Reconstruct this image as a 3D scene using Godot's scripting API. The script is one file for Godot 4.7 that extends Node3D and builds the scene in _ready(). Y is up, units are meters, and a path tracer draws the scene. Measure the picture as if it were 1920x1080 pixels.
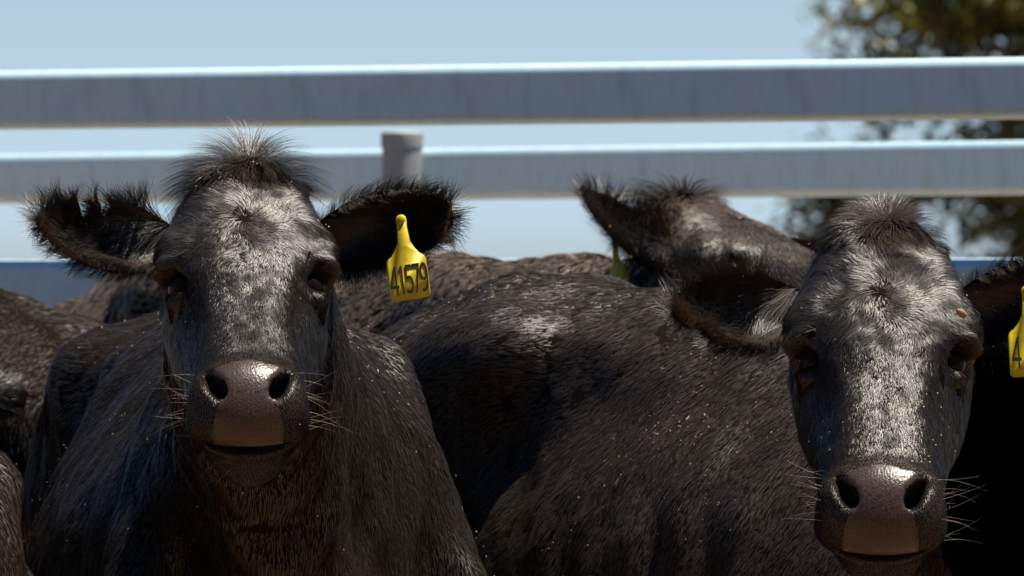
extends Node3D
# Black cattle in steel yards, seen through a long lens.

const EYE := 1.36            # camera height
const PX := 6.25e-5          # metres per photo pixel per metre of distance
var mats := {}
var t_start := 0

class Prim:
	var ell := true
	var inv: Transform3D
	var r: Vector3
	var a: Vector3
	var ab: Vector3
	var ab2 := 1.0
	var ra := 0.0
	var rb := 0.0
	var k := 0.03
	var sub := false
	var sym := true
	func dist(q: Vector3) -> float:
		var p := q
		if sym:
			p.x = absf(p.x)
		if ell:
			p = inv * p
			var k0 := p.length()
			var k1 := (p / r).length()
			return k0 * (k0 - 1.0) / maxf(k1, 1e-6)
		var t := clampf((p - a).dot(ab) / ab2, 0.0, 1.0)
		return (p - a - ab * t).length() - ra - (rb - ra) * t

func ell(c: Vector3, r: Vector3, k := 0.03, sub := false, turn := Vector3.ZERO) -> Prim:
	var p := Prim.new()
	var b := Basis.from_euler(turn * PI / 180.0)
	p.inv = Transform3D(b * Basis.from_scale(r), c).affine_inverse()
	p.r = r
	p.k = k
	p.sub = sub
	return p

func cone(a: Vector3, ra: float, b: Vector3, rb: float, k := 0.04, sym := true) -> Prim:
	var p := Prim.new()
	p.ell = false
	p.a = a
	p.ab = b - a
	p.ab2 = maxf(p.ab.length_squared(), 1e-9)
	p.ra = ra
	p.rb = rb
	p.k = k
	p.sym = sym
	return p

func field(prims: Array, p: Vector3) -> float:
	var d := 1e3
	for q: Prim in prims:
		var e := q.dist(p)
		if q.sub:
			e = -e
			var h := maxf(q.k - absf(d - e), 0.0) / q.k
			d = maxf(d, e) + h * h * q.k * 0.25
		else:
			var h := maxf(q.k - absf(d - e), 0.0) / q.k
			d = minf(d, e) - h * h * q.k * 0.25
	return d

# surface nets over the blocks that the surface may cross: {v, n, i}
func net(prims: Array, lo: Vector3, hi: Vector3, cell: float) -> Dictionary:
	var B := 6
	var nb := Vector3i(((hi - lo) / (cell * B)).ceil())
	var N := nb * B + Vector3i(2, 2, 2)
	var sy := N.x
	var sz := N.x * N.y
	var f := PackedFloat32Array()
	f.resize(N.x * N.y * N.z)
	f.fill(1.0)
	var active: Array[Vector3i] = []
	var half := cell * B * 0.5
	var diag := half * 1.75
	for bz in nb.z:
		for by in nb.y:
			for bx in nb.x:
				var c := lo + Vector3(bx, by, bz) * cell * B + Vector3.ONE * half
				var near := []
				var d := 1e3
				var ds := PackedFloat32Array()
				for q: Prim in prims:
					var e := q.dist(c)
					ds.append(e)
					if not q.sub:
						d = minf(d, e)
				if d > diag * 1.6 + 0.03:
					continue
				for j in prims.size():
					var q: Prim = prims[j]
					if q.sub:
						if ds[j] < diag * 1.8 + q.k:
							near.append(q)
					elif ds[j] < maxf(d, -0.1) + diag * 2.6 + q.k:
						near.append(q)
				var has_sub := false
				for q: Prim in near:
					has_sub = has_sub or q.sub
				var inside := d < -(diag * 1.5 + 0.03) and not has_sub
				if not inside:
					active.append(Vector3i(bx, by, bz))
				for z in B:
					for y in B:
						var row := (bx * B) + (by * B + y) * sy + (bz * B + z) * sz
						for x in B:
							f[row + x] = -1.0 if inside else field(near, lo + Vector3(bx * B + x, by * B + y, bz * B + z) * cell)
	var id := {}
	var V := PackedVector3Array()
	var cells: Array[Vector3i] = []
	var offs := [0, 1, sy, sy + 1, sz, sz + 1, sz + sy, sz + sy + 1]
	var edges := [[0, 1], [2, 3], [4, 5], [6, 7], [0, 2], [1, 3], [4, 6], [5, 7], [0, 4], [1, 5], [2, 6], [3, 7]]
	var corner := []
	for j in 8:
		corner.append(Vector3(j & 1, (j >> 1) & 1, (j >> 2) & 1))
	for bl in active:
		for z in B:
			for y in B:
				for x in B:
					var g := bl * B + Vector3i(x, y, z)
					var o := g.x + g.y * sy + g.z * sz
					var m := 0
					for j in 8:
						if f[o + offs[j]] < 0.0:
							m |= 1 << j
					if m == 0 or m == 255:
						continue
					var s := Vector3.ZERO
					var cnt := 0
					for e in edges:
						var a: int = e[0]
						var b: int = e[1]
						if ((m >> a) & 1) != ((m >> b) & 1):
							var fa := f[o + offs[a]]
							var fb := f[o + offs[b]]
							s += corner[a].lerp(corner[b], fa / (fa - fb))
							cnt += 1
					id[o] = V.size()
					V.append(lo + (Vector3(g) + s / cnt) * cell)
					cells.append(g)
	var I := PackedInt32Array()
	var step := [1, sy, sz]
	for n in V.size():
		var g := cells[n]
		var o := g.x + g.y * sy + g.z * sz
		for ax in 3:
			var u: int = step[(ax + 1) % 3]
			var w: int = step[(ax + 2) % 3]
			var s0 := f[o] < 0.0
			if s0 == (f[o + step[ax]] < 0.0):
				continue
			var a: int = id.get(o - u - w, -1)
			var b: int = id.get(o - w, -1)
			var c: int = id.get(o, -1)
			var d: int = id.get(o - u, -1)
			if a < 0 or b < 0 or c < 0 or d < 0:
				continue
			if s0:
				I.append_array([a, c, b, a, d, c])
			else:
				I.append_array([a, b, c, a, c, d])
	return {"v": V, "i": I, "n": normals(V, I)}

func normals(V: PackedVector3Array, I: PackedInt32Array) -> PackedVector3Array:
	var n := PackedVector3Array()
	n.resize(V.size())
	for t in range(0, I.size(), 3):
		var a := V[I[t]]
		var c := (V[I[t + 2]] - a).cross(V[I[t + 1]] - a)
		for k in 3:
			n[I[t + k]] += c
	for k in n.size():
		n[k] = n[k].normalized()
	return n

# ---------------------------------------------------------------- meshes and nodes
func mesh_of(g: Dictionary) -> ArrayMesh:
	var a := []
	a.resize(Mesh.ARRAY_MAX)
	a[Mesh.ARRAY_VERTEX] = g.v
	a[Mesh.ARRAY_NORMAL] = g.n
	a[Mesh.ARRAY_INDEX] = g.i
	if g.has("c"):
		a[Mesh.ARRAY_COLOR] = g.c
	var m := ArrayMesh.new()
	m.add_surface_from_arrays(Mesh.PRIMITIVE_TRIANGLES, a)
	return m

func part(called: String, mesh: Mesh, m: Material, parent: Node) -> MeshInstance3D:
	var o := MeshInstance3D.new()
	o.name = called
	o.mesh = mesh
	o.material_override = m
	parent.add_child(o, true)
	return o

func thing(called: String, label: String, category: String, at: Vector3, group := "") -> Node3D:
	var o := Node3D.new()
	o.name = called
	o.position = at
	add_child(o, true)
	tag(o, label, category, group)
	return o

func tag(o: Node, label: String, category: String, group := "") -> void:
	o.set_meta("label", label)
	o.set_meta("category", category)
	if group != "":
		o.set_meta("group", group)

func stuff(o: Node) -> void:
	o.set_meta("kind", "stuff")

func mat(c: Color, rough := 0.6, metal := 0.0, spec := 0.5) -> StandardMaterial3D:
	var m := StandardMaterial3D.new()
	m.albedo_color = c.linear_to_srgb()
	m.roughness = rough
	m.metallic = metal
	m.metallic_specular = spec
	return m

func noise_tex(freq: float, ramp: Array, seed_ := 1, size := 512, normal_ := false, kind := FastNoiseLite.TYPE_SIMPLEX_SMOOTH) -> NoiseTexture2D:
	var n := FastNoiseLite.new()
	n.seed = seed_
	n.frequency = freq
	n.noise_type = kind
	n.fractal_octaves = 4
	var t := NoiseTexture2D.new()
	t.width = size
	t.height = size
	t.seamless = true
	t.noise = n
	if normal_:
		t.as_normal_map = true
		t.bump_strength = 3.0
	elif ramp:
		var g := Gradient.new()
		g.offsets = PackedFloat32Array(ramp[0])
		g.colors = PackedColorArray(ramp[1])
		t.color_ramp = g
	return t

func at_px(x: float, y: float, d: float) -> Vector3:
	return Vector3((x - 960.0) * PX * d, EYE + (540.0 - y) * PX * d, 12.0 - d)

# ---------------------------------------------------------------- cattle: head
# head frame: x to the viewer's right, y up the face towards the poll, z out of the forehead; origin between the eyes
func head_prims() -> Array:
	var p := []
	p.append(ell(Vector3(0, .062, -.068), Vector3(.112, .112, .078), .05))
	p.append(ell(Vector3(0, .150, -.048), Vector3(.062, .066, .060), .07))
	p.append(ell(Vector3(0, .02, -.045), Vector3(.098, .105, .052), .05))
	p.append(ell(Vector3(.090, .022, -.040), Vector3(.037, .040, .035), .035, false, Vector3(0, 20, 0)))
	p.append(cone(Vector3(.032, .0, -.052), .052, Vector3(.021, -.240, -.020), .038, .04))
	p.append(cone(Vector3(0, .0, -.050), .053, Vector3(0, -.240, -.017), .0385, .05))
	p.append(cone(Vector3(.028, -.03, -.085), .056, Vector3(.024, -.245, -.055), .042, .05))
	p.append(cone(Vector3(.066, .02, -.150), .048, Vector3(.028, -.280, -.092), .032, .05))
	p.append(ell(Vector3(.068, -.012, -.125), Vector3(.034, .110, .072), .04, false, Vector3(8, 0, 0)))
	# muzzle: bulk, nostril wings, bridge of the nose pad, pad, lips, chin
	p.append(ell(Vector3(0, -.284, -.030), Vector3(.069, .052, .052), .04))
	p.append(ell(Vector3(.049, -.284, -.010), Vector3(.029, .040, .034), .022, false, Vector3(0, 20, 0)))
	p.append(ell(Vector3(0, -.274, .004), Vector3(.054, .024, .024), .035))
	p.append(ell(Vector3(0, -.300, -.015), Vector3(.046, .042, .030), .05))
	p.append(ell(Vector3(.042, -.306, -.038), Vector3(.038, .024, .032), .03))
	p.append(ell(Vector3(0, -.318, -.082), Vector3(.048, .028, .032), .02))
	p.append(ell(Vector3(0, -.280, -.105), Vector3(.038, .06, .035), .04))
	# eye socket, the flat in front of the eye, nostril, mouth; then the lids over the socket
	p.append(ell(Vector3(.112, -.022, -.040), Vector3(.030, .024, .026), .016, true))
	p.append(ell(Vector3(.108, -.120, -.004), Vector3(.036, .085, .034), .03, true))
	p.append(ell(Vector3(.040, -.293, .018), Vector3(.0100, .0185, .034), .008, true, Vector3(8, 10, -26)))
	p.append(ell(Vector3(.0500, -.275, .024), Vector3(.0052, .016, .024), .012, true, Vector3(0, 10, -30)))
	p.append(ell(Vector3(0, -.334, -.046), Vector3(.058, .030, .0048), .008, true, Vector3(-14, 0, 0)))
	p.append(ell(Vector3(.102, -.004, -.034), Vector3(.026, .0115, .027), .012, false, Vector3(0, 35, -14)))
	p.append(ell(Vector3(.094, -.046, -.054), Vector3(.020, .0055, .020), .012, false, Vector3(0, 35, 10)))
	return p

func nose_half(y: float) -> float:
	var k := [[-.350, .044], [-.341, .049], [-.333, .047], [-.322, .042], [-.308, .036], [-.298, .032], [-.284, .044], [-.272, .053], [-.260, .045], [-.250, .0]]
	for j in range(1, k.size()):
		if y < k[j][0]:
			return lerpf(k[j - 1][1], k[j][1], clampf((y - k[j - 1][0]) / (k[j][0] - k[j - 1][0]), 0, 1))
	return 0.0

func in_nostril(p: Vector3) -> bool:
	if p.z < -.02 or p.y > -.25 or p.y < -.32:
		return false
	var q := Vector2(absf(p.x) - .040, p.y + .293).rotated(.45)
	var r := Vector2(absf(p.x) - .0500, p.y + .275).rotated(.52)
	return Vector2(q.x / .0100, q.y / .0185).length() < .98 or Vector2(r.x / .0052, r.y / .016).length() < .98

func is_nose(p: Vector3) -> bool:
	return p.z > -.056 and p.y < -.245 and p.y > -.372 and p.z > -.046 and absf(p.x) < nose_half(p.y) and not in_nostril(p)

# the shared head shape, split into hide and nose leather, with paint for the fur
func build_head() -> Dictionary:
	var g := net(head_prims(), Vector3(-.156, -.385, -.235), Vector3(.156, .235, .060), .0042)
	var V: PackedVector3Array = g.v
	var I: PackedInt32Array = g.i
	# draw the rim of the leather clean: vertices close to it move onto it
	for k in V.size():
		var p := V[k]
		var hw := nose_half(p.y)
		if p.z > -.05 and p.y < -.252 and p.y > -.370 and absf(absf(p.x) - hw) < .0024:
			V[k].x = signf(p.x) * hw
	g.n = normals(V, I)
	var hide := PackedInt32Array()
	var nose := PackedInt32Array()
	for t in range(0, I.size(), 3):
		var c := (V[I[t]] + V[I[t + 1]] + V[I[t + 2]]) / 3.0
		(nose if is_nose(c) else hide).append_array(I.slice(t, t + 3))
	return {"v": V, "n": g.n, "i": hide, "nose": nose}

func compact(V: PackedVector3Array, Nn: PackedVector3Array, I: PackedInt32Array) -> Dictionary:
	var m := {}
	var v := PackedVector3Array()
	var n := PackedVector3Array()
	var ii := PackedInt32Array()
	for k in I:
		if not m.has(k):
			m[k] = v.size()
			v.append(V[k])
			n.append(Nn[k])
		ii.append(m[k])
	return {"v": v, "n": n, "i": ii}

func sstep(a: float, b: float, x: float) -> float:
	return smoothstep(a, b, x)

# fur paint per vertex of the head, in head frame: flow, length, lift, density, colour
func paint_head(p: Vector3, n: Vector3, c: Dictionary, o: Dictionary) -> void:
	var w1 := Vector3(0, .180, -.01)
	var w2 := Vector3(0, .040, .0)
	var d1 := p - w1
	var d2 := p - w2
	d1.z *= .5
	d2.z *= .3
	var fl := d1.normalized() / (d1.length_squared() + .0004) * .8 + d2.normalized() / (d2.length_squared() + .0003)
	fl = (fl.normalized() + .55 * Vector3(sin(p.y * 61.0 + p.x * 23.0), sin(p.x * 57.0 - p.y * 31.0 + 1.0), 0)).normalized()
	var down := sstep(-.02, -.09, p.y)
	fl = fl.lerp(Vector3(p.x * 3.0, -1, 0), down * .8)
	var side := sstep(-.055, -.11, p.z)
	if p.y < .1:
		fl = fl.lerp(Vector3(0, -.75, -.6), side)
	o.flow = fl
	var top := sstep(.125, .195, p.y)
	var ln := lerpf(.0125, .022, sstep(.0, .08, p.y))
	ln = lerpf(ln, c.poll, top * sstep(-.14, -.06, p.z))
	ln = lerpf(ln, .006, sstep(-.20, -.26, p.y))
	ln += .012 * side * sstep(-.2, .0, p.y)
	o.len = ln
	o.lift = lerpf(lerpf(.04, .14, sstep(-.02, .06, p.y)), .95, top)
	o.lift *= sstep(.015, .075, (p - w2).length())
	o.den = 0.0 if in_nostril(p) else lerpf(1.0, .55, top)
	# brown tips round the poll and along the crest, black elsewhere
	var br := sstep(.07, .13, p.y) * sstep(.075, .0, absf(p.x)) * .8
	br = maxf(br, sstep(.05, .035, (p - Vector3(0, .042, .01)).length()) * .35)
	br = maxf(br, sstep(-.235, -.250, p.y) * sstep(-.01, .01, p.z) * .6)
	o.col = Color(.0150, .0116, .0090).lerp(Color(.05, .034, .021), br)
	if c.dust > .3:
		o.col = (o.col as Color).lerp(c.dust_col, c.dust * .28)

# ---------------------------------------------------------------- cattle: body
# body frame: x across, y up, z forward, origin on the ground under the withers
func body_prims(hip: float, wd: float, nape: Vector3, throat: Vector3, fat := 1.0) -> Array:
	var p := []
	p.append(ell(Vector3(0, .86, -.48), Vector3(.34 * fat, .40, .66), .10))
	p.append(ell(Vector3(0, .86, -.04), Vector3(.245, .36, .34), .12))
	p.append(cone(Vector3(0, 1.20 + wd, .02), .085, Vector3(0, 1.235 + hip, -.98), .09, .16))
	p.append(ell(Vector3(0, 1.16 + hip, -.80), Vector3(.215, .125, .34), .12))
	p.append(ell(Vector3(.175, .98, -.02), Vector3(.075, .30, .17), .07, false, Vector3(12, 0, 8)))
	p.append(ell(Vector3(.212, .80, .09), Vector3(.088, .22, .13), .045, false, Vector3(-10, 0, 0)))
	p.append(ell(Vector3(0, 1.04 + hip, -1.10), Vector3(.23, .25, .30), .10))
	p.append(ell(Vector3(.195, 1.215 + hip, -.93), Vector3(.065, .065, .095), .10))
	p.append(ell(Vector3(.12, 1.13 + hip, -1.34), Vector3(.05, .06, .06), .09))
	p.append(ell(Vector3(.15, .90, -1.13), Vector3(.115, .36, .23), .12))
	p.append(ell(Vector3(0, .62, .20), Vector3(.12, .20, .18), .10))
	p.append(cone(Vector3(.16, .62, .05), .085, Vector3(.155, .38, .07), .052, .06))
	p.append(cone(Vector3(.155, .38, .07), .052, Vector3(.155, .10, .05), .036, .03))
	p.append(cone(Vector3(.155, .10, .05), .040, Vector3(.155, .045, .085), .045, .02))
	p.append(cone(Vector3(.17, .74, -1.10), .12, Vector3(.165, .50, -1.27), .062, .08))
	p.append(cone(Vector3(.165, .50, -1.27), .060, Vector3(.165, .11, -1.21), .040, .03))
	p.append(cone(Vector3(.165, .11, -1.21), .042, Vector3(.165, .045, -1.17), .047, .02))
	p.append(cone(Vector3(0, 1.12 + hip, -1.42), .028, Vector3(0, .55, -1.47), .018, .04))
	p.append(ell(Vector3(.0, .50, -.72), Vector3(.12, .09, .2), .12))
	p.append(ell(Vector3(.315, 1.185 + hip, -.72), Vector3(.10, .075, .095), .07, true))
	p.append(ell(Vector3(.185, .93, .23), Vector3(.036, .32, .075), .05, true))
	# neck, not mirrored: crest, middle, throat
	var crest := cone(Vector3(0, 1.17 + wd, .02), .105, nape, .075, .12, false)
	var mid := cone(Vector3(0, 1.0, .06), .155, nape.lerp(throat, .5), .105, .12, false)
	var thr := cone(Vector3(0, .74, .22), .105, throat, .068, .10, false)
	p.append(crest)
	p.append(mid)
	p.append(thr)
	return p

func paint_body(p: Vector3, n: Vector3, o: Dictionary, c: Dictionary) -> void:
	var back := sstep(1.08, 1.25, p.y)
	var fl := Vector3(0, -.90, -.42).lerp(Vector3(signf(p.x), -.3, -.5), back)
	var front := sstep(-.15, .15, p.z)
	fl = fl.lerp(Vector3(signf(p.x) * .1, -1, -.22), front)
	var hp := Vector3(absf(p.x) - .20, p.y - 1.05, p.z + .70)
	fl += Vector3(0, hp.y, hp.z) * exp(-hp.length_squared() * 18.0) * 4.0
	o.flow = fl
	o.len = lerpf(.020, .018, front) + .02 * sstep(.5, .9, -n.y)
	o.lift = .08
	o.den = lerpf(.12, 1.0, sstep(.76, .86, p.y))
	o.col = c.coat
	if c.dust > 0.0:
		o.col = (o.col as Color).lerp(c.dust_col, clampf(c.dust * (.45 + .55 * back), 0, 1))

# ---------------------------------------------------------------- fur
# g: {v, n, i, flow, len, lift, den, col}; every hair a ribbon of two or three pieces
func fur(g: Dictionary, count: int, seed_: int, width: float, sight: Vector3, clump := 60.0, comb := .85, stray := .12) -> Dictionary:
	var rng := RandomNumberGenerator.new()
	rng.seed = seed_
	var no := FastNoiseLite.new()
	no.seed = seed_
	no.frequency = clump
	no.fractal_octaves = 2
	var V: PackedVector3Array = g.v
	var Nn: PackedVector3Array = g.n
	var I: PackedInt32Array = g.i
	var FL: PackedVector3Array = g.flow
	var LN: PackedFloat32Array = g.len
	var LI: PackedFloat32Array = g.lift
	var DE: PackedFloat32Array = g.den
	var CO: PackedColorArray = g.col
	var T := I.size() / 3
	var w := PackedFloat32Array()
	w.resize(T)
	var tot := 0.0
	for t in T:
		var a := I[t * 3]
		var b := I[t * 3 + 1]
		var c := I[t * 3 + 2]
		var cr := (V[b] - V[a]).cross(V[c] - V[a])
		var ar := cr.length() * (DE[a] + DE[b] + DE[c])
		if sight != Vector3.ZERO:
			var s := Nn[a].dot(sight)
			ar *= clampf((s + .38) * 3.5, 0.0, 1.0)
		w[t] = ar
		tot += ar
	var v := PackedVector3Array()
	var n := PackedVector3Array()
	var c := PackedColorArray()
	var ii := PackedInt32Array()
	var acc := 0.0
	for t in T:
		acc += w[t] / tot * count
		while acc >= 1.0:
			acc -= 1.0
			var a := I[t * 3]
			var b := I[t * 3 + 1]
			var e := I[t * 3 + 2]
			var r1 := sqrt(rng.randf())
			var r2 := rng.randf()
			var k0 := 1.0 - r1
			var k1 := r1 * (1.0 - r2)
			var k2 := r1 * r2
			var p := V[a] * k0 + V[b] * k1 + V[e] * k2
			var nn := (Nn[a] * k0 + Nn[b] * k1 + Nn[e] * k2).normalized()
			var fl := FL[a] * k0 + FL[b] * k1 + FL[e] * k2
			var L := LN[a] * k0 + LN[b] * k1 + LN[e] * k2
			var lf := LI[a]
			var nx := no.get_noise_3dv(p)
			var ny := no.get_noise_3d(p.y + 7.0, p.z, p.x)
			fl -= nn * fl.dot(nn)
			fl = fl.normalized()
			var side := nn.cross(fl)
			var j1 := rng.randfn(0, stray) + nx * comb * (1.0 + 1.3 * lf)
			var j2 := rng.randfn(0, stray * .5) + ny * .5 * comb
			var d0 := (fl + side * j1 + nn * (lf + .05 + maxf(j2, -.05))).normalized()
			var d1 := (fl + side * (j1 * 1.25 + rng.randfn(0, stray)) + nn * (lf * .45 + j2 * .6)).normalized()
			L *= rng.randf_range(.6, 1.2)
			var roll := rng.randfn(0, .17)
			var sd := (side * cos(roll) + nn * sin(roll))
			sd = (sd - d0 * sd.dot(d0)).normalized()
			var up := sd.cross(d0)
			if up.dot(nn) < 0:
				up = -up
				sd = -sd
			var wd := width * rng.randf_range(.6, 1.3)
			var col := CO[a]
			var tn := rng.randf_range(.75, 1.25)
			if rng.randf() < .05:
				tn *= 1.6
			col = Color(col.r * tn, col.g * tn, col.b * tn)
			var n0 := (up + sd * .32).normalized()
			var n1 := (up - sd * .32).normalized()
			var o := v.size()
			var q := p - nn * .0012
			v.append(q - sd * wd * .5)
			v.append(q + sd * wd * .5)
			n.append(n1)
			n.append(n0)
			q = p + d0 * L * .5
			v.append(q - sd * wd * .42)
			v.append(q + sd * wd * .42)
			n.append(n1)
			n.append(n0)
			c.append(col)
			c.append(col)
			c.append(col)
			c.append(col)
			ii.append_array([o, o + 2, o + 1, o + 1, o + 2, o + 3])
			if L > .034:
				q += d1 * L * .3
				v.append(q - sd * wd * .3)
				v.append(q + sd * wd * .3)
				n.append(n1)
				n.append(n0)
				c.append(col)
				c.append(col)
				ii.append_array([o + 2, o + 4, o + 3, o + 3, o + 4, o + 5])
				d1 = (d1 * 1.0 + fl * .25 + Vector3(0, -.15, 0)).normalized()
				v.append(q + d1 * L * .3)
				n.append(up)
				c.append(col)
				ii.append_array([o + 4, o + 6, o + 5])
			else:
				v.append(q + d1 * L * .5)
				n.append(up)
				c.append(col)
				ii.append_array([o + 2, o + 4, o + 3])
	return {"v": v, "n": n, "i": ii, "c": c}

func join(list: Array) -> Dictionary:
	var v := PackedVector3Array()
	var n := PackedVector3Array()
	var c := PackedColorArray()
	var ii := PackedInt32Array()
	for g in list:
		var o := v.size()
		v.append_array(g.v)
		n.append_array(g.n)
		if g.has("c"):
			c.append_array(g.c)
		var gi: PackedInt32Array = g.i
		if o > 0:
			gi = gi.duplicate()
			for k in gi.size():
				gi[k] += o
		ii.append_array(gi)
	var r := {"v": v, "n": n, "i": ii}
	if c.size() == v.size():
		r.c = c
	return r

func moved(g: Dictionary, t: Transform3D) -> Dictionary:
	var r := g.duplicate()
	r.v = t * (g.v as PackedVector3Array)
	var b := Transform3D(t.basis.orthonormalized(), Vector3.ZERO)
	r.n = b * (g.n as PackedVector3Array)
	if g.has("flow"):
		r.flow = b * (g.flow as PackedVector3Array)
	return r

# ---------------------------------------------------------------- ear
# ear frame: x outwards along the ear, y up, z out of its opening; ragged: notches cut in the upper rim
func ear_shape(length: float, wide: float, cup: float, ragged: float, seed_: int) -> Dictionary:
	var NU := 36
	var NV := 18
	var v := PackedVector3Array()
	var flow := PackedVector3Array()
	var ln := PackedFloat32Array()
	var lift := PackedFloat32Array()
	var den := PackedFloat32Array()
	var col := PackedColorArray()
	var no := FastNoiseLite.new()
	no.seed = seed_
	no.frequency = 9.0
	for layer in 2:
		for iu in NU + 1:
			var u := float(iu) / NU
			var hw := wide * pow(sin(PI * pow(lerpf(.13, 1.0, u), 1.12)), .50)
			if iu == NU:
				hw = wide * .04
			for iv in NV + 1:
				var s := float(iv) / NV * 2.0 - 1.0
				var rim := 1.0 + .05 * no.get_noise_2d(u * .6, s * .2)
				var hv := hw * rim
				var ux := u * length
				if ragged > 0.0 and s > 0.0:
					var notch := exp(-pow((u - .66) / .035, 2)) + .75 * exp(-pow((u - .52) / .03, 2))
					hv *= 1.0 - ragged * notch * s * s
				elif ragged < 0.0 and s < 0.0:
					hv *= 1.0 + ragged * exp(-pow((u - .80) / .07, 2)) * s * s
				var y := s * hv
				var z := -cup * (1.0 - s * s) * sin(PI * minf(u * .85 + .12, 1.0)) - (.0 if layer == 0 else .0045 * (1.0 - s * s * s * s) * (1.0 if iu < NU else .2) + .0004)
				z += .03 * (u * u) - .012 * s * u
				v.append(Vector3(ux, y, z))
				var edge := maxf(absf(s), sstep(.75, 1.0, u))
				if layer == 0:
					flow.append(Vector3(.3, -1.0, .45).lerp(Vector3(.9, s * 1.3, .35), sstep(.25, .6, u + .3 * sstep(.7, 1.0, absf(s)))))
					ln.append(lerpf(.055, .030, sstep(.1, .7, u)) * (1.0 + .3 * sstep(.7, 1.0, edge)))
					lift.append(lerpf(.55, 1.1, sstep(.6, 1.0, edge)))
					den.append(lerpf(.8, 2.4, sstep(.5, 1.0, edge)) * (1.6 if u < .35 else 1.0))
					col.append(Color(.026, .021, .018).lerp(Color(.085, .055, .033), sstep(.72, .85, u) * sstep(.0, -.5, s) * .55 + .35 * sstep(.75, 1.0, edge)))
				else:
					flow.append(Vector3(1.0, s * .9, -.1))
					ln.append(.022 + .014 * sstep(.6, 1.0, edge))
					lift.append(lerpf(.35, .9, sstep(.6, 1.0, edge)))
					den.append(1.3)
					col.append(Color(.018, .0145, .012).lerp(Color(.06, .042, .028), .4 * sstep(.6, 1.0, edge)))
	var ii := PackedInt32Array()
	var st := (NU + 1) * (NV + 1)
	for iu in NU:
		for iv in NV:
			var a := iu * (NV + 1) + iv
			var b := a + NV + 1
			ii.append_array([a, a + 1, b, b, a + 1, b + 1])
			ii.append_array([st + a, st + b, st + a + 1, st + b, st + b + 1, st + a + 1])
		for e in [0, NV]:
			var a: int = iu * (NV + 1) + e
			var b: int = a + NV + 1
			if e == 0:
				ii.append_array([a, b, st + a, b, st + b, st + a])
			else:
				ii.append_array([a, st + a, b, b, st + a, st + b])
	return {"v": v, "i": ii, "n": normals(v, ii), "flow": flow, "len": ln, "lift": lift, "den": den, "col": col}

# ---------------------------------------------------------------- a whole animal
# s: head (Transform3D in cow frame), yaw, hip, cell, ears, fur counts, coat ... -> geometry, made in a thread
func grow(s: Dictionary, head: Dictionary) -> Dictionary:
	var H: Transform3D = s.head
	var turn := Transform3D(Basis(Vector3.UP, s.yaw), Vector3.ZERO)
	var back := turn.affine_inverse()
	var nape: Vector3 = back * (H * Vector3(0, .075, -.115))
	var throat: Vector3 = back * (H * Vector3(0, -.055, -.165))
	var b := net(body_prims(s.hip, s.get("wd", 0.0), nape, throat, s.get("fat", 1.0)), Vector3(-.46, -.03, -1.60), Vector3(.46, 1.48 + s.hip, maxf(nape.z, throat.z) + .15).max(Vector3(maxf(nape.x, throat.x) + .2, 0, 0)).max(Vector3(.46, maxf(nape.y, throat.y) + .14, .3)), s.cell)
	var o := {}
	# a little unevenness of the hide: folds over the shoulder, ribs, muscle
	var no := FastNoiseLite.new()
	no.seed = s.seed
	no.frequency = 3.2
	var V: PackedVector3Array = b.v
	for k in V.size():
		var p := V[k]
		var fold := .016 * no.get_noise_3d(p.x * 1.2, p.y * .8, p.z * 2.2) * sstep(.45, .7, p.y)
		var rib := .004 * sin((p.z + p.y * .35) * 62.0) * sstep(-.25, -.35, p.z) * sstep(-.85, -.75, p.z) * sstep(1.12, 1.0, p.y) * sstep(.6, .75, p.y)
		var across := p.z * .9 - p.y * .42
		var along := p.y * .9 + p.z * .42
		fold += .011 * no.get_noise_3d(across * 2.6, along * .7, p.x + 3.0) * sstep(.45, .7, p.y)
		var neckfold := .006 * sin(p.z * 75.0 + p.y * 18.0) * sstep(.12, .22, p.z) * sstep(.6, .8, p.y)
		V[k] = p + b.n[k] * (fold + rib + neckfold)
	b.v = V
	b.n = normals(V, b.i)
	paint(b, func(p, n): paint_body(p, n, o, s), o)
	b = moved(b, turn)
	var HV: PackedVector3Array = head.v.duplicate()
	no.frequency = 24.0
	for k in HV.size():
		var p := HV[k]
		var a := sstep(-.235, -.19, p.y)
		HV[k] = p + head.n[k] * ((.0022 * no.get_noise_3dv(p * .6) + .0002 * no.get_noise_3dv(p * 3.0)) * a)
	var h := {"v": HV, "n": normals(HV, head.i), "i": head.i}
	var HN: PackedVector3Array = h.n
	for k in HN.size():
		if HV[k].y < -.23:
			HN[k] = head.n[k]
	h.n = HN
	paint(h, func(p, n): paint_head(p, n, s, o), o)
	h = moved(h, H)
	var out := {"nose": moved(compact(head.v, head.n, head.nose), H)}
	var ears := []
	for e in s.ears:
		var g := ear_shape(e.len, e.wide, e.cup, e.ragged, s.seed + ears.size())
		if e.t.basis.determinant() < 0:
			var gi: PackedInt32Array = g.i
			for k in range(0, gi.size(), 3):
				var x := gi[k + 1]
				gi[k + 1] = gi[k + 2]
				gi[k + 2] = x
			g.i = gi
			g = moved(g, H * e.t)
			g.n = normals(g.v, gi)
		else:
			g = moved(g, H * e.t)
		ears.append(g)
	out.body = join([strip(b), strip(h)] + ears.map(func(g): return strip(g)))
	if s.get("bald", false):
		return out
	var sight: Vector3 = s.sight
	var coats := [fur(b, s.n_body, s.seed + 11, s.w_body, sight, 14.0, s.get("body_comb", .22), .06), fur(h, s.n_head, s.seed + 12, s.w_head, sight, 38.0, s.get("comb", .34), .09)]
	for g in ears:
		coats.append(fur(g, s.n_ear, s.seed + 13 + coats.size(), s.w_head * .9, Vector3.ZERO, 60.0))
	out.coat = join(coats)
	return out

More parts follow.
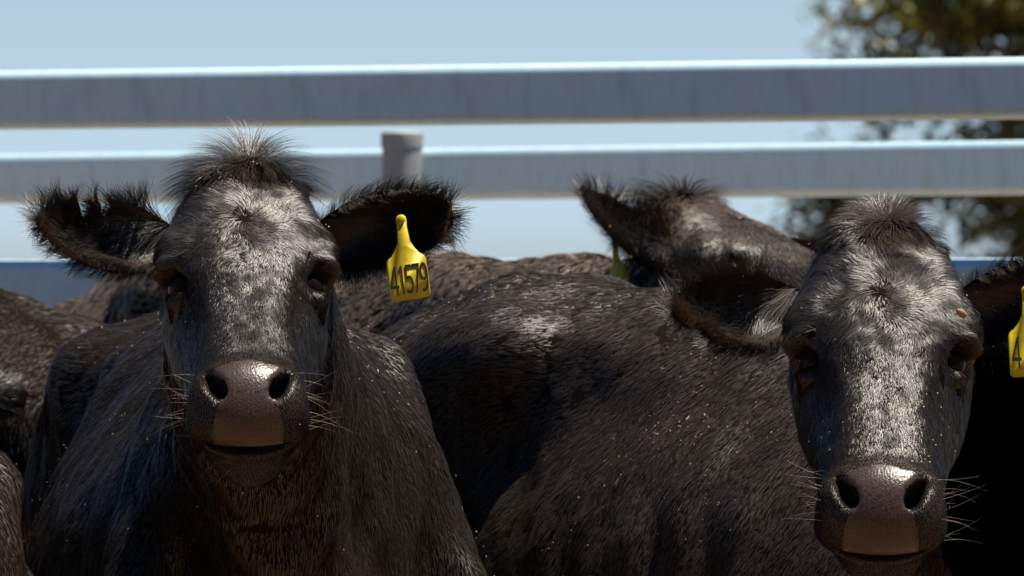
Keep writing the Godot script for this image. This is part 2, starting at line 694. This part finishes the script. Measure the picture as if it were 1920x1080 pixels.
func strip(g: Dictionary) -> Dictionary:
	return {"v": g.v, "n": g.n, "i": g.i}

func paint(g: Dictionary, how: Callable, o: Dictionary) -> void:
	var n: int = g.v.size()
	var fl := PackedVector3Array()
	var ln := PackedFloat32Array()
	var li := PackedFloat32Array()
	var de := PackedFloat32Array()
	var co := PackedColorArray()
	for k in n:
		how.call(g.v[k], g.n[k])
		fl.append(o.flow)
		ln.append(o.len)
		li.append(o.lift)
		de.append(o.den)
		co.append(o.col)
	g.flow = fl
	g.len = ln
	g.lift = li
	g.den = de
	g.col = co

# an ear given by directions in the world
func ear_world(H: Transform3D, side: float, base: Vector3, out_: Vector3, up: Vector3, length: float, wide: float, cup: float, ragged: float) -> Dictionary:
	var b := H.basis.orthonormalized().inverse()
	return ear_at(side, base, b * out_, b * up, length, wide, cup, ragged)

func ear_at(side: float, base: Vector3, out_: Vector3, up: Vector3, length: float, wide: float, cup: float, ragged: float) -> Dictionary:
	# basis: x outwards, y up, z opening; on the viewer's left the frame is mirrored
	var x := out_.normalized()
	var y := (up - x * up.dot(x)).normalized()
	var z := x.cross(y) * side
	return {"t": Transform3D(Basis(x, y, z), base), "len": length, "wide": wide, "cup": cup, "ragged": ragged}

# long thin hairs: whiskers and lashes, as three-sided bristles
func bristles(list: Array, radius: float) -> Dictionary:
	var v := PackedVector3Array()
	var ii := PackedInt32Array()
	for h in list:
		var p: Vector3 = h[0]
		var d: Vector3 = h[1]
		var bend: Vector3 = h[2]
		var L: float = h[3]
		var s := d.cross(Vector3(.3, .9, .2)).normalized()
		var t := d.cross(s).normalized()
		var o := v.size()
		for k in 5:
			var u := k / 4.0
			var c := p + d * L * u + bend * L * u * u
			for j in 3:
				v.append(c + (s * cos(j * TAU / 3) + t * sin(j * TAU / 3)) * radius * (1.05 - u))
		for k in 4:
			for j in 3:
				var a := o + k * 3 + j
				var b := o + k * 3 + (j + 1) % 3
				ii.append_array([a, a + 3, b, b, a + 3, b + 3])
	return {"v": v, "i": ii, "n": normals(v, ii)}

func make_cow(s: Dictionary, g: Dictionary) -> Node3D:
	var root := thing("cow", s.label, "cow", s.at, "black cattle penned in the steel yards")
	var H: Transform3D = s.head
	part("body", mesh_of(g.body), mats.hide, root)
	part("nose", mesh_of(g.nose), mats.nose, root)
	if g.has("coat"):
		stuff(part("coat", mesh_of(g.coat), mats.fur, root))
	var ball := SphereMesh.new()
	ball.radius = .0205
	ball.height = .041
	for side in [-1.0, 1.0]:
		var e := part("eye", ball, mats.eye, root)
		e.position = H * Vector3(side * .0900, -.024, -.048)
	if s.get("fine", false):
		var rng := RandomNumberGenerator.new()
		rng.seed = s.seed + 5
		var w := []
		var lash := []
		for side in [-1.0, 1.0]:
			for k in 20:
				var p := Vector3(side * rng.randf_range(.064, .080), rng.randf_range(-.320, -.235), rng.randf_range(-.05, .010))
				var d := Vector3(side, rng.randf_range(-.35, .35), rng.randf_range(-.1, .55)).normalized()
				w.append([H * p, (H.basis * d).normalized(), Vector3(rng.randf_range(-.1, .1), rng.randf_range(-.5, .3), rng.randf_range(-.3, .1)), rng.randf_range(.020, .075)])
			for k in 10:
				var p := Vector3(side * rng.randf_range(.01, .06), rng.randf_range(-.356, -.340), -.085 + rng.randf_range(-.01, .02))
				w.append([H * p, (H.basis * Vector3(side * .4, -.7, .5)).normalized(), Vector3(0, -.3, 0), rng.randf_range(.02, .045)])
			for k in 46:
				var u := rng.randf_range(-1.0, 1.0)
				var p := Vector3(side * (.100 + .012 * u), .004 - .006 * u * u, -.022 - .022 * u)
				var d := Vector3(side * (.5 + .5 * u), -.45 + .2 * u, .9 - .3 * u).normalized()
				lash.append([H * p, (H.basis * d).normalized(), Vector3(0, -.25, 0), rng.randf_range(.018, .030)])
		stuff(part("whiskers", mesh_of(bristles(w, .00032)), mats.whisker, root))
		stuff(part("eyelashes", mesh_of(bristles(lash, .00055)), mats.lash, root))
	if s.get("flecks", 0) > 0:
		stuff(part("straw_flecks", mesh_of(flecks(g.body, s.flecks, s.seed)), mats.straw, root))
	return root

# bits of chaff lying in the coat
func flecks(g: Dictionary, count: int, seed_: int) -> Dictionary:
	var rng := RandomNumberGenerator.new()
	rng.seed = seed_ + 77
	var no := FastNoiseLite.new()
	no.seed = seed_
	no.frequency = 4.0
	var v := PackedVector3Array()
	var ii := PackedInt32Array()
	var V: PackedVector3Array = g.v
	var made := 0
	while made < count:
		var t3: int = (rng.randi() % (g.i.size() / 3)) * 3
		var k: int = g.i[t3]
		var n: Vector3 = g.n[k]
		if rng.randf() * .0004 > (V[g.i[t3 + 1]] - V[k]).cross(V[g.i[t3 + 2]] - V[k]).length():
			continue
		if n.z < -.1 or V[k].y < .5 or rng.randf() > .25 + maxf(n.y, 0.0):
			continue
		if no.get_noise_3dv(V[k]) < rng.randf_range(-.1, .45):
			continue
		made += 1
		var p := V[k] + n * .0085 + Vector3(rng.randfn(0, .006), rng.randfn(0, .006), 0)
		var a := Vector3(rng.randfn(), rng.randfn(), rng.randfn()).cross(n).normalized()
		var b := n.cross(a)
		var L := rng.randf_range(.0006, .0016) * (3.5 if rng.randf() < .04 else 1.0)
		var w := rng.randf_range(.0007, .0013)
		var o := v.size()
		for q in [[-1, -1, 0], [1, -1, 0], [1, 1, 0], [-1, 1, 0], [0, 0, 1]]:
			v.append(p + a * L * q[0] + b * w * .5 * q[1] + n * w * q[2])
		ii.append_array([o, o + 4, o + 1, o + 1, o + 4, o + 2, o + 2, o + 4, o + 3, o + 3, o + 4, o])
	return {"v": v, "i": ii, "n": normals(v, ii)}

# ---------------------------------------------------------------- steel
# a rolled cattle rail along +x: h tall, w deep, round corners
func rail_mesh(length: float, h: float, w: float, r: float) -> ArrayMesh:
	var prof := []
	for q in 4:
		var cx := (w / 2 - r) * (1 if q in [0, 3] else -1)
		var cy := (h / 2 - r) * (1 if q in [0, 1] else -1)
		for k in 7:
			var a := (q * 90.0 + k * 15.0) * PI / 180.0
			prof.append([Vector2(cx + r * cos(a), cy + r * sin(a)), Vector2(cos(a), sin(a))])
	var v := PackedVector3Array()
	var n := PackedVector3Array()
	var uv := PackedVector2Array()
	var ii := PackedInt32Array()
	var S := 24
	for k in S + 1:
		for j in prof.size():
			v.append(Vector3(length * (float(k) / S - .5), prof[j][0].y, prof[j][0].x))
			n.append(Vector3(0, prof[j][1].y, prof[j][1].x))
	var P := prof.size()
	for k in S:
		for j in P:
			var a := k * P + j
			var b := k * P + (j + 1) % P
			ii.append_array([a, b, a + P, b, b + P, a + P])
	for e in [0, S]:
		var o := v.size()
		for j in P:
			v.append(v[e * P + j])
			n.append(Vector3(-1 if e == 0 else 1, 0, 0))
		for j in range(1, P - 1):
			if e == 0:
				ii.append_array([o, o + j + 1, o + j])
			else:
				ii.append_array([o, o + j, o + j + 1])
	return mesh_of({"v": v, "n": n, "i": ii})

func lathe(prof: Array, seg := 32) -> ArrayMesh:
	var v := PackedVector3Array()
	var ii := PackedInt32Array()
	for k in seg:
		var a := k * TAU / seg
		for p in prof:
			v.append(Vector3(cos(a) * p[0], p[1], sin(a) * p[0]))
	var P := prof.size()
	for k in seg:
		for j in P - 1:
			var a := k * P + j
			var b := ((k + 1) % seg) * P + j
			ii.append_array([a, a + 1, b, b, a + 1, b + 1])
	return mesh_of({"v": v, "n": normals(v, ii), "i": ii})

func fence(called: String, label: String, a: Vector3, b: Vector3, tops: Array, posts: Array, height: float) -> void:
	var mid := (a + b) / 2
	var root := thing(called, label, "fence", Vector3(mid.x, 0, mid.z), "steel yard fences behind the cattle")
	var dir := (b - a).normalized()
	root.rotation.y = atan2(-dir.z, dir.x)
	var L := 8.0
	var rm := rail_mesh(L, .115, .044, .0205)
	for t in tops:
		var o := part("rail", rm, mats.zinc, root)
		o.position = Vector3(0, t - .0575, 0)
	for x in posts:
		var o := part("post", lathe([[.0445, 0], [.0445, height - .03]]), mats.old_zinc, root)
		o.position = Vector3(x, 0, .066)
		var cap := part("cap", lathe([[.0448, height - .034], [.0470, height - .0335], [.0475, height - .004], [.0455, height], [.038, height + .003], [.0, height + .004]]), mats.old_zinc, o)
		cap.position = Vector3.ZERO

# ---------------------------------------------------------------- ear tag
# panel in the xy plane, front towards +z, pin at the origin; made with a rounded outline
func tag_mesh(w: float, h: float, neck: float) -> ArrayMesh:
	var o: Array[Vector2] = []
	var r := .006
	var lo := -neck - h
	for k in 5:
		var a := PI + k * PI / 8
		o.append(Vector2(-w / 2 + r + r * cos(a), lo + r + r * sin(a)))
	for k in 5:
		var a := PI * 1.5 + k * PI / 8
		o.append(Vector2(w / 2 - r + r * cos(a), lo + r + r * sin(a)))
	for k in 5:
		var a := k * PI / 10
		o.append(Vector2(w / 2 - .012 + .012 * cos(a), -neck - .016 + .012 * sin(a)))
	o.append(Vector2(.014, -neck + .004))
	o.append(Vector2(.0088, -neck + .014))
	o.append(Vector2(.0070, -.012))
	for k in 7:
		var a := k * PI / 6
		o.append(Vector2(.0076 * cos(a), .0076 * sin(a)))
	var n := o.size()
	for k in range(n - 8, 8, -1):
		if o[k].x > .002 and o[k].y > -neck - .017:
			o.append(Vector2(-o[k].x, o[k].y))
	var poly := PackedVector2Array(o)
	var tri := Geometry2D.triangulate_polygon(poly)
	var st := SurfaceTool.new()
	st.begin(Mesh.PRIMITIVE_TRIANGLES)
	var bend := func(p: Vector2, z: float) -> Vector3: return Vector3(p.x, p.y, z)
	for k in range(0, tri.size(), 3):
		for z in [.0009, -.0009]:
			for j in 3:
				st.add_vertex(bend.call(poly[tri[k + j]], z))
	for k in poly.size():
		var a := poly[k]
		var b := poly[(k + 1) % poly.size()]
		for q in [[a, .0009], [a, -.0009], [b, .0009], [b, .0009], [a, -.0009], [b, -.0009]]:
			st.add_vertex(bend.call(q[0], q[1]))
	st.generate_normals()
	return st.commit()

func ear_tag(label: String, at: Vector3, turn: Vector3, digits: String, digit_at: Vector3, scale_ := 1.0) -> void:
	var root := thing("ear_tag", label, "ear tag", at, "yellow ear tags")
	root.rotation_degrees = turn
	var w := .057 * scale_
	part("panel", tag_mesh(w, .068 * scale_, .046 * scale_), mats.tag, root)
	var pin := part("button", lathe([[.0, .0024], [.0045, .0022], [.0062, .001], [.0065, -.002], [.0, -.003]], 20), mats.tag, root)
	pin.rotation_degrees = Vector3(90, 0, 0)
	var f := SystemFont.new()
	f.font_names = ["Droid Sans"]
	var x := digit_at.x
	for ch in digits:
		var t := TextMesh.new()
		t.font = f
		t.text = ch
		t.font_size = 48
		t.pixel_size = .001
		t.depth = .0004
		var m := part("digit", t, mats.ink, root)
		m.scale = Vector3(.50, 1.22, 1.0) * scale_
		m.position = Vector3(x, digit_at.y, digit_at.z)
		x += .0108 * scale_

# ---------------------------------------------------------------- tree
func make_tree(label: String, at: Vector3, lobes: Array, seed_: int, leaves: int) -> void:
	var root := thing("tree", label, "tree", at)
	var rng := RandomNumberGenerator.new()
	rng.seed = seed_
	var limbs := []
	var crotch := Vector3(0, 2.0, 0)
	limbs.append([Vector3.ZERO, .26, crotch, .19])
	for l in lobes:
		var c: Vector3 = l[0]
		var m := crotch.lerp(c, .5) + Vector3(0, .25, 0)
		limbs.append([crotch, .12, m, .07])
		limbs.append([m, .07, c, .025])
	var v := PackedVector3Array()
	var ii := PackedInt32Array()
	for q in limbs:
		var d: Vector3 = (q[2] - q[0]).normalized()
		var s := d.cross(Vector3(.2, .1, 1)).normalized()
		var t := d.cross(s)
		var o := v.size()
		for k in 2:
			for j in 10:
				var a := j * TAU / 10
				v.append((q[0] as Vector3).lerp(q[2], k) + (s * cos(a) + t * sin(a)) * (q[1] if k == 0 else q[3]) * (1.0 + .08 * sin(a * 3)))
		for j in 10:
			var a := o + j
			var b := o + (j + 1) % 10
			ii.append_array([a, a + 10, b, b, a + 10, b + 10])
	part("trunk", mesh_of({"v": v, "i": ii, "n": normals(v, ii)}), mats.bark, root)
	var st := SurfaceTool.new()
	st.begin(Mesh.PRIMITIVE_TRIANGLES)
	for q in [[[0, 0, 0], [.022, .045, .004], [0, .05, -.006]], [[0, 0, 0], [0, .05, -.006], [-.022, .045, .004]], [[0, .05, -.006], [.022, .045, .004], [0, .11, -.012]], [[0, .05, -.006], [0, .11, -.012], [-.022, .045, .004]]]:
		for p in q:
			st.add_vertex(Vector3(p[0], p[1], p[2]))
	st.generate_normals()
	var mm := MultiMesh.new()
	mm.transform_format = MultiMesh.TRANSFORM_3D
	mm.use_colors = true
	mm.mesh = st.commit()
	mm.instance_count = leaves
	var tips := []
	for l in lobes:
		for k in int(70 * l[1] * l[1]):
			var d := Vector3(rng.randfn(), rng.randfn(), rng.randfn()).normalized()
			tips.append(l[0] + d * l[1] * pow(rng.randf(), .40) * rng.randf_range(.75, 1.08) * Vector3(1, .85, 1))
	for k in leaves:
		var c: Vector3 = tips[rng.randi() % tips.size()]
		var p := c + Vector3(rng.randfn(0, .13), rng.randfn(0, .11), rng.randfn(0, .13))
		var b := Basis.from_euler(Vector3(rng.randf_range(-2.6, -.6), rng.randf_range(0, TAU), rng.randf_range(-.6, .6))).scaled(Vector3.ONE * rng.randf_range(.8, 1.6))
		mm.set_instance_transform(k, Transform3D(b, p))
		var g := rng.randf_range(.7, 1.4)
		var dry := pow(rng.randf(), 2)
		mm.set_instance_color(k, Color(.130 * g + .06 * dry, .150 * g + .06 * dry, .066 * g))
	var o := MultiMeshInstance3D.new()
	o.name = "crown"
	o.multimesh = mm
	o.material_override = mats.leaf
	root.add_child(o, true)
	stuff(o)

# ---------------------------------------------------------------- the place
func _ready() -> void:
	t_start = Time.get_ticks_msec()
	var cam := Camera3D.new()
	cam.name = "camera"
	cam.position = Vector3(0, EYE, 12)
	cam.fov = rad_to_deg(2.0 * atan(540.0 * PX))
	cam.near = .5
	cam.far = 2000
	var lens := CameraAttributesPhysical.new()
	lens.frustum_focal_length = 300
	lens.frustum_focus_distance = 12.0
	lens.frustum_near = .5
	lens.frustum_far = 2000
	lens.exposure_aperture = 12.0
	cam.attributes = lens
	cam.fov = rad_to_deg(2.0 * atan(540.0 * PX))
	add_child(cam)
	cam.make_current()
	var we := WorldEnvironment.new()
	we.name = "environment"
	var env := Environment.new()
	env.background_mode = Environment.BG_SKY
	var sm := ProceduralSkyMaterial.new()
	sm.sky_top_color = Color(.14, .35, .56)
	sm.sky_horizon_color = Color(.785, .885, .945)
	sm.sky_curve = .082
	sm.ground_horizon_color = Color(.62, .55, .48)
	sm.ground_bottom_color = Color(.50, .42, .35)
	sm.sun_angle_max = 1.0
	var sky := Sky.new()
	sky.sky_material = sm
	env.sky = sky
	env.tonemap_mode = Environment.TONE_MAPPER_LINEAR
	env.tonemap_exposure = 2.0
	env.background_energy_multiplier = .50
	env.sdfgi_enabled = true
	env.ssao_enabled = true
	env.ssil_enabled = true
	we.environment = env
	add_child(we)
	var sun := DirectionalLight3D.new()
	sun.name = "sun"
	sun.light_energy = 1.6
	sun.light_color = Color(1.0, .96, .90)
	sun.light_angular_distance = .5
	sun.shadow_enabled = true
	add_child(sun)
	sun.look_at_from_position(Vector3(.29, .93, .03) * 10.0, Vector3.ZERO, Vector3.FORWARD)

	make_materials()
	make_ground()
	fence("yard_fence", "nearer galvanised fence, its flat top rail above all the cattle", at_px(0, 0, 16.7), at_px(1920, 0, 15.7), [1.785, 1.415, 1.045, .675, .305], [-3.9, -1.32, 1.32, 3.9], 1.80)
	var fa := at_px(0, 0, 19.8)
	var fb := at_px(1920, 0, 17.9)
	var pl := at_px(757, 0, 19.07)
	var fm := (fa + fb) / 2
	var px0 := .095 + Vector2(pl.x - fm.x, pl.z - fm.z).dot(Vector2(fb.x - fa.x, fb.z - fa.z).normalized())
	fence("yard_fence", "farther galvanised fence with a round capped post standing above its rail", fa, fb, [1.670, 1.300, .930, .560, .190], [px0 - 2.4, px0, px0 + 2.4], 1.705)
	make_added_shed()
	make_cattle()
	print("cattle ", Time.get_ticks_msec() - t_start)
	make_tags()
	make_tree("leafy olive green tree beyond the steel fences", Vector3(4.5, 0, -33), [[Vector3(-1.25, 2.9, .4), 1.55], [Vector3(-.3, 4.6, 0), 1.8], [Vector3(1.0, 3.4, .5), 1.7], [Vector3(-1.15, 1.75, .8), 1.05], [Vector3(.3, 1.9, 1.2), 1.3], [Vector3(.8, 5.8, -.5), 1.3], [Vector3(-2.75, 1.72, .2), .34]], 5, 120000)
	print("done ", Time.get_ticks_msec() - t_start)

func make_materials() -> void:
	mats.hide = mat(Color(.0090, .0068, .0052), .95, 0, .08)
	var m := mat(Color(1, 1, 1), .40, 0, .54)
	m.vertex_color_use_as_albedo = true
	m.cull_mode = BaseMaterial3D.CULL_DISABLED
	mats.fur = m
	m = mat(Color(.050, .035, .030), .32, 0, .42)
	m.uv1_triplanar = true
	m.uv1_scale = Vector3.ONE * 38.0
	m.normal_enabled = true
	m.normal_scale = 1.5
	m.normal_texture = noise_tex(.03, [], 3, 256, true, FastNoiseLite.TYPE_CELLULAR)
	m.albedo_texture = noise_tex(.02, [[0.0, .4, .6, 1.0], [Color(.45, .42, .42), Color(.85, .80, .78), Color(1, .94, .90), Color(1, 1, 1)]], 4, 256)
	mats.nose = m
	m = mat(Color(.010, .0055, .004), .16, 0, .22)
	mats.eye = m
	mats.whisker = mat(Color(.17, .14, .11), .4)
	mats.lash = mat(Color(.10, .09, .08), .4)
	mats.straw = mat(Color(.42, .29, .15), .7)
	m = mat(Color(.46, .37, .010), .5, 0, .35)
	m.uv1_triplanar = true
	m.uv1_scale = Vector3.ONE * 14.0
	m.albedo_texture = noise_tex(.012, [[0.0, .35, .6, 1.0], [Color(.72, .66, .60), Color(.92, .90, .86), Color(1, 1, 1), Color(1, 1, 1)]], 6, 256)
	mats.tag = m
	mats.ink = mat(Color(.010, .012, .008), .6)
	m = mat(Color(.61, .82, .89), .64, .50, .5)
	m.uv1_world_triplanar = true
	m.uv1_triplanar = true
	m.uv1_scale = Vector3(3.2, .7, 3.2)
	m.albedo_texture = noise_tex(.012, [[0.0, .35, .55, .75, 1.0], [Color(.84, .83, .82), Color(.92, .93, .94), Color(.95, .96, .97), Color(.93, .92, .91), Color(1, 1, 1)]], 8, 512)
	m.roughness_texture = noise_tex(.02, [[0.0, 1.0], [Color(.82, .82, .82), Color(1, 1, 1)]], 9, 512)
	mats.zinc = m
	m = m.duplicate()
	m.albedo_color = Color(.34, .37, .38).linear_to_srgb()
	m.roughness = .8
	mats.old_zinc = m
	mats.wart = mat(Color(.22, .13, .08), .7)
	mats.bark = mat(Color(.10, .075, .055), .9)
	m = mat(Color(1, 1, 1), .34, 0, .5)
	m.vertex_color_use_as_albedo = true
	m.cull_mode = BaseMaterial3D.CULL_DISABLED
	m.backlight_enabled = true
	m.backlight = Color(.60, .62, .28)
	mats.leaf = m

func make_ground() -> void:
	var m := mat(Color(1, 1, 1), .95, 0, .2)
	m.uv1_world_triplanar = true
	m.uv1_triplanar = true
	m.uv1_scale = Vector3.ONE * .35
	m.albedo_texture = noise_tex(.02, [[0.0, .4, .7, 1.0], [Color(.37, .285, .22), Color(.46, .36, .28), Color(.52, .41, .32), Color(.57, .46, .36)]], 21, 512)
	var p := PlaneMesh.new()
	p.size = Vector2(1600, 1600)
	var o := part("ground", p, m, self)
	o.set_meta("kind", "structure")
	o.set_meta("label", "dusty brown dirt floor of the cattle yards")

# added unseen building behind the camera: gives the rail fronts something dark to mirror
func make_added_shed() -> void:
	var root := thing("added_shed", "long dark iron building added out of view for the rails to mirror", "added_shed", Vector3(0, 0, 20))
	var iron := mat(Color(.075, .085, .085), .7)
	var wall := PackedVector3Array()
	var ii := PackedInt32Array()
	var n := 400
	for k in n + 1:
		var x := -22.0 + 44.0 * k / n
		var z := .02 * sin(k * PI / 2.0)
		wall.append(Vector3(x, 0, z))
		wall.append(Vector3(x, 5.6, z))
	for k in n:
		var a := k * 2
		ii.append_array([a, a + 2, a + 1, a + 1, a + 2, a + 3])
	part("wall", mesh_of({"v": wall, "i": ii, "n": normals(wall, ii)}), iron, root)
	var rf := BoxMesh.new()
	rf.size = Vector3(46, .12, 9)
	var o := part("roof", rf, iron, root)
	o.position = Vector3(0, 6.1, 2.6)
	o.rotation_degrees.x = -7
	for x in [-21.8, 21.8]:
		var b := BoxMesh.new()
		b.size = Vector3(.1, 5.4, 6.5)
		part("wall", b, iron, root).position = Vector3(x, 2.7, 3.4)

func head_pose(x: float, y: float, d: float, pitch: float, yaw: float, roll: float, size: float, base: Vector3) -> Transform3D:
	var b := Basis.from_euler(Vector3(deg_to_rad(pitch), deg_to_rad(yaw), deg_to_rad(roll))).scaled(Vector3.ONE * size)
	return Transform3D(b, at_px(x, y, d) - base)

func make_cattle() -> void:
	var head := build_head()
	print("head ", head.v.size(), " ", Time.get_ticks_msec() - t_start)
	var list := []
	var front := Vector3(0, .93, .36)
	var open_up := Vector3(0, .95, -.30)
	var baseA := Vector3(-.335, 0, -.78)
	var HA := head_pose(462, 472, 12.0, -45, 1.5, .6, 1.0, baseA)
	list.append({
		"label": "black cow facing the camera with pricked ears and a yellow tag numbered 41579", "at": baseA, "fine": true,
		"head": HA, "yaw": deg_to_rad(9), "hip": .0, "cell": .020, "seed": 100, "poll": .074,
		"ears": [ear_world(HA, -1, Vector3(-.104, .070, -.062), Vector3(-.97, .17, .10), open_up, .200, .054, .028, .75), ear_world(HA, 1, Vector3(.104, .070, -.062), Vector3(.95, .31, .08), front, .198, .054, .034, 0.0)],
		"n_body": 185000, "n_head": 105000, "n_ear": 13000, "w_body": .00078, "w_head": .00062, "sight": Vector3(0, .1, 1).normalized(), "coat": Color(.0225, .0168, .0128), "dust": 0.0, "dust_col": Color(.1, .08, .06), "flecks": 450})
	var baseB := Vector3(.80, 0, -.78)
	var HB := head_pose(1655, 616, 11.9, -36, -1.5, -1.0, 1.03, baseB)
	HB.basis = HB.basis * Basis.from_scale(Vector3(1.035, 1.0, 1.0))
	list.append({
		"label": "black cow facing the camera, head low, its long flank stretching back beside it", "at": baseB, "fine": true,
		"head": HB, "yaw": deg_to_rad(49), "hip": .045, "wd": -.05, "fat": 1.06, "comb": .36, "cell": .020, "seed": 200, "poll": .042,
		"ears": [ear_world(HB, -1, Vector3(-.104, .070, -.062), Vector3(-.97, -.02, .15), open_up + Vector3(-.25, 0, 0), .180, .056, .028, -.5), ear_world(HB, 1, Vector3(.104, .070, -.062), Vector3(.95, .30, .05), front, .195, .052, .034, 0.0)],
		"n_body": 200000, "n_head": 105000, "n_ear": 13000, "w_body": .00078, "w_head": .00062, "sight": Vector3(-.1, .15, 1).normalized(), "coat": Color(.0300, .0215, .0158), "dust": 0.12, "dust_col": Color(.08, .06, .045), "flecks": 700})
	var baseC := Vector3(.10, 0, -2.75)
	var HC := head_pose(1425, 452, 14.4, -66, 56, 0, 1.0, baseC)
	list.append({
		"label": "dusty brown backed cow behind the others, head turned aside with one ear raised", "at": baseC,
		"head": HC, "yaw": deg_to_rad(38), "hip": .14, "wd": .11, "cell": .020, "seed": 300, "poll": .085, "comb": .25, "body_comb": .08,
		"ears": [ear_world(HC, -1, Vector3(-.098, .055, -.075), Vector3(-.82, .50, .0), Vector3(.35, .6, -.65), .225, .050, .026, 0.0), ear_world(HC, 1, Vector3(.105, .055, -.08), Vector3(.6, .1, -.8), front, .18, .05, .03, 0.0)],
		"n_body": 90000, "n_head": 45000, "n_ear": 4000, "w_body": .0010, "w_head": .0011, "sight": Vector3(0, .2, 1).normalized(), "coat": Color(.03, .024, .02), "dust": .9, "dust_col": Color(.26, .205, .165), "flecks": 150})
	var baseG := Vector3(-1.38, 0, -3.55)
	var HG := Transform3D(Basis(Vector3.RIGHT, -PI / 4), Vector3(0, 1.36, .78))
	list.append({
		"label": "dark cow half hidden behind the tagged cow's rump", "at": baseG,
		"head": HG, "yaw": 0.0, "hip": .02, "cell": .026, "seed": 400, "poll": .04, "body_comb": .12,
		"ears": [ear_world(HG, -1, Vector3(-.104, .070, -.062), Vector3(-.97, .1, .1), front, .19, .05, .03, 0.0), ear_world(HG, 1, Vector3(.104, .070, -.062), Vector3(.97, .1, .1), front, .19, .05, .03, 0.0)],
		"n_body": 90000, "n_head": 12000, "n_ear": 2000, "w_body": .0011, "w_head": .0013, "sight": Vector3.ZERO, "coat": Color(.018, .0145, .012), "dust": .5, "dust_col": Color(.12, .088, .064), "flecks": 120})
	var threads := []
	for s in list:
		var t := Thread.new()
		t.start(grow.bind(s, head))
		threads.append(t)
	var cows := []
	for k in list.size():
		var g: Dictionary = threads[k].wait_to_finish()
		cows.append(make_cow(list[k], g))
		print("cow ", k, " ", Time.get_ticks_msec() - t_start)
	var wart := part("wart", lathe([[.0, -.006], [.0042, -.005], [.0058, .0], [.0050, .0045], [.0028, .0072], [.0, .0082]], 14), mats.wart, cows[1])
	wart.position = at_px(1804, 588, 11.875) - baseB
	wart.rotation_degrees = Vector3(25, 0, 55)
	wart.scale = Vector3(1.0, 1.25, .9)
	cows[3].rotation_degrees.y = 209
	# one more of the same build
	for q in [["dusty brown smaller cow low behind the tagged cow's flank", Vector3(-1.0, 0, -1.35), 184.0, .86]]:
		var c: Node3D = cows[3].duplicate()
		c.name = "cow"
		add_child(c, true)
		tag(c, q[0], "cow", "black cattle penned in the steel yards")
		c.position = q[1]
		c.rotation_degrees.y = q[2]
		c.scale = Vector3.ONE * q[3]

func make_tags() -> void:
	ear_tag("yellow ear tag reading 41579", at_px(752, 412, 11.97), Vector3(-8, -12, 9), "41579", Vector3(-.0205, -.0860, .0013))
	ear_tag("yellow ear tag with a 4 in the ear of the low headed cow", at_px(1925, 545, 11.86), Vector3(-6, -8, 4), "4", Vector3(-.0195, -.086, .0013), 1.05)
	ear_tag("yellow ear tag hanging under the raised ear of the dusty cow", at_px(1152, 452, 14.46), Vector3(0, -55, 10), "", Vector3.ZERO)
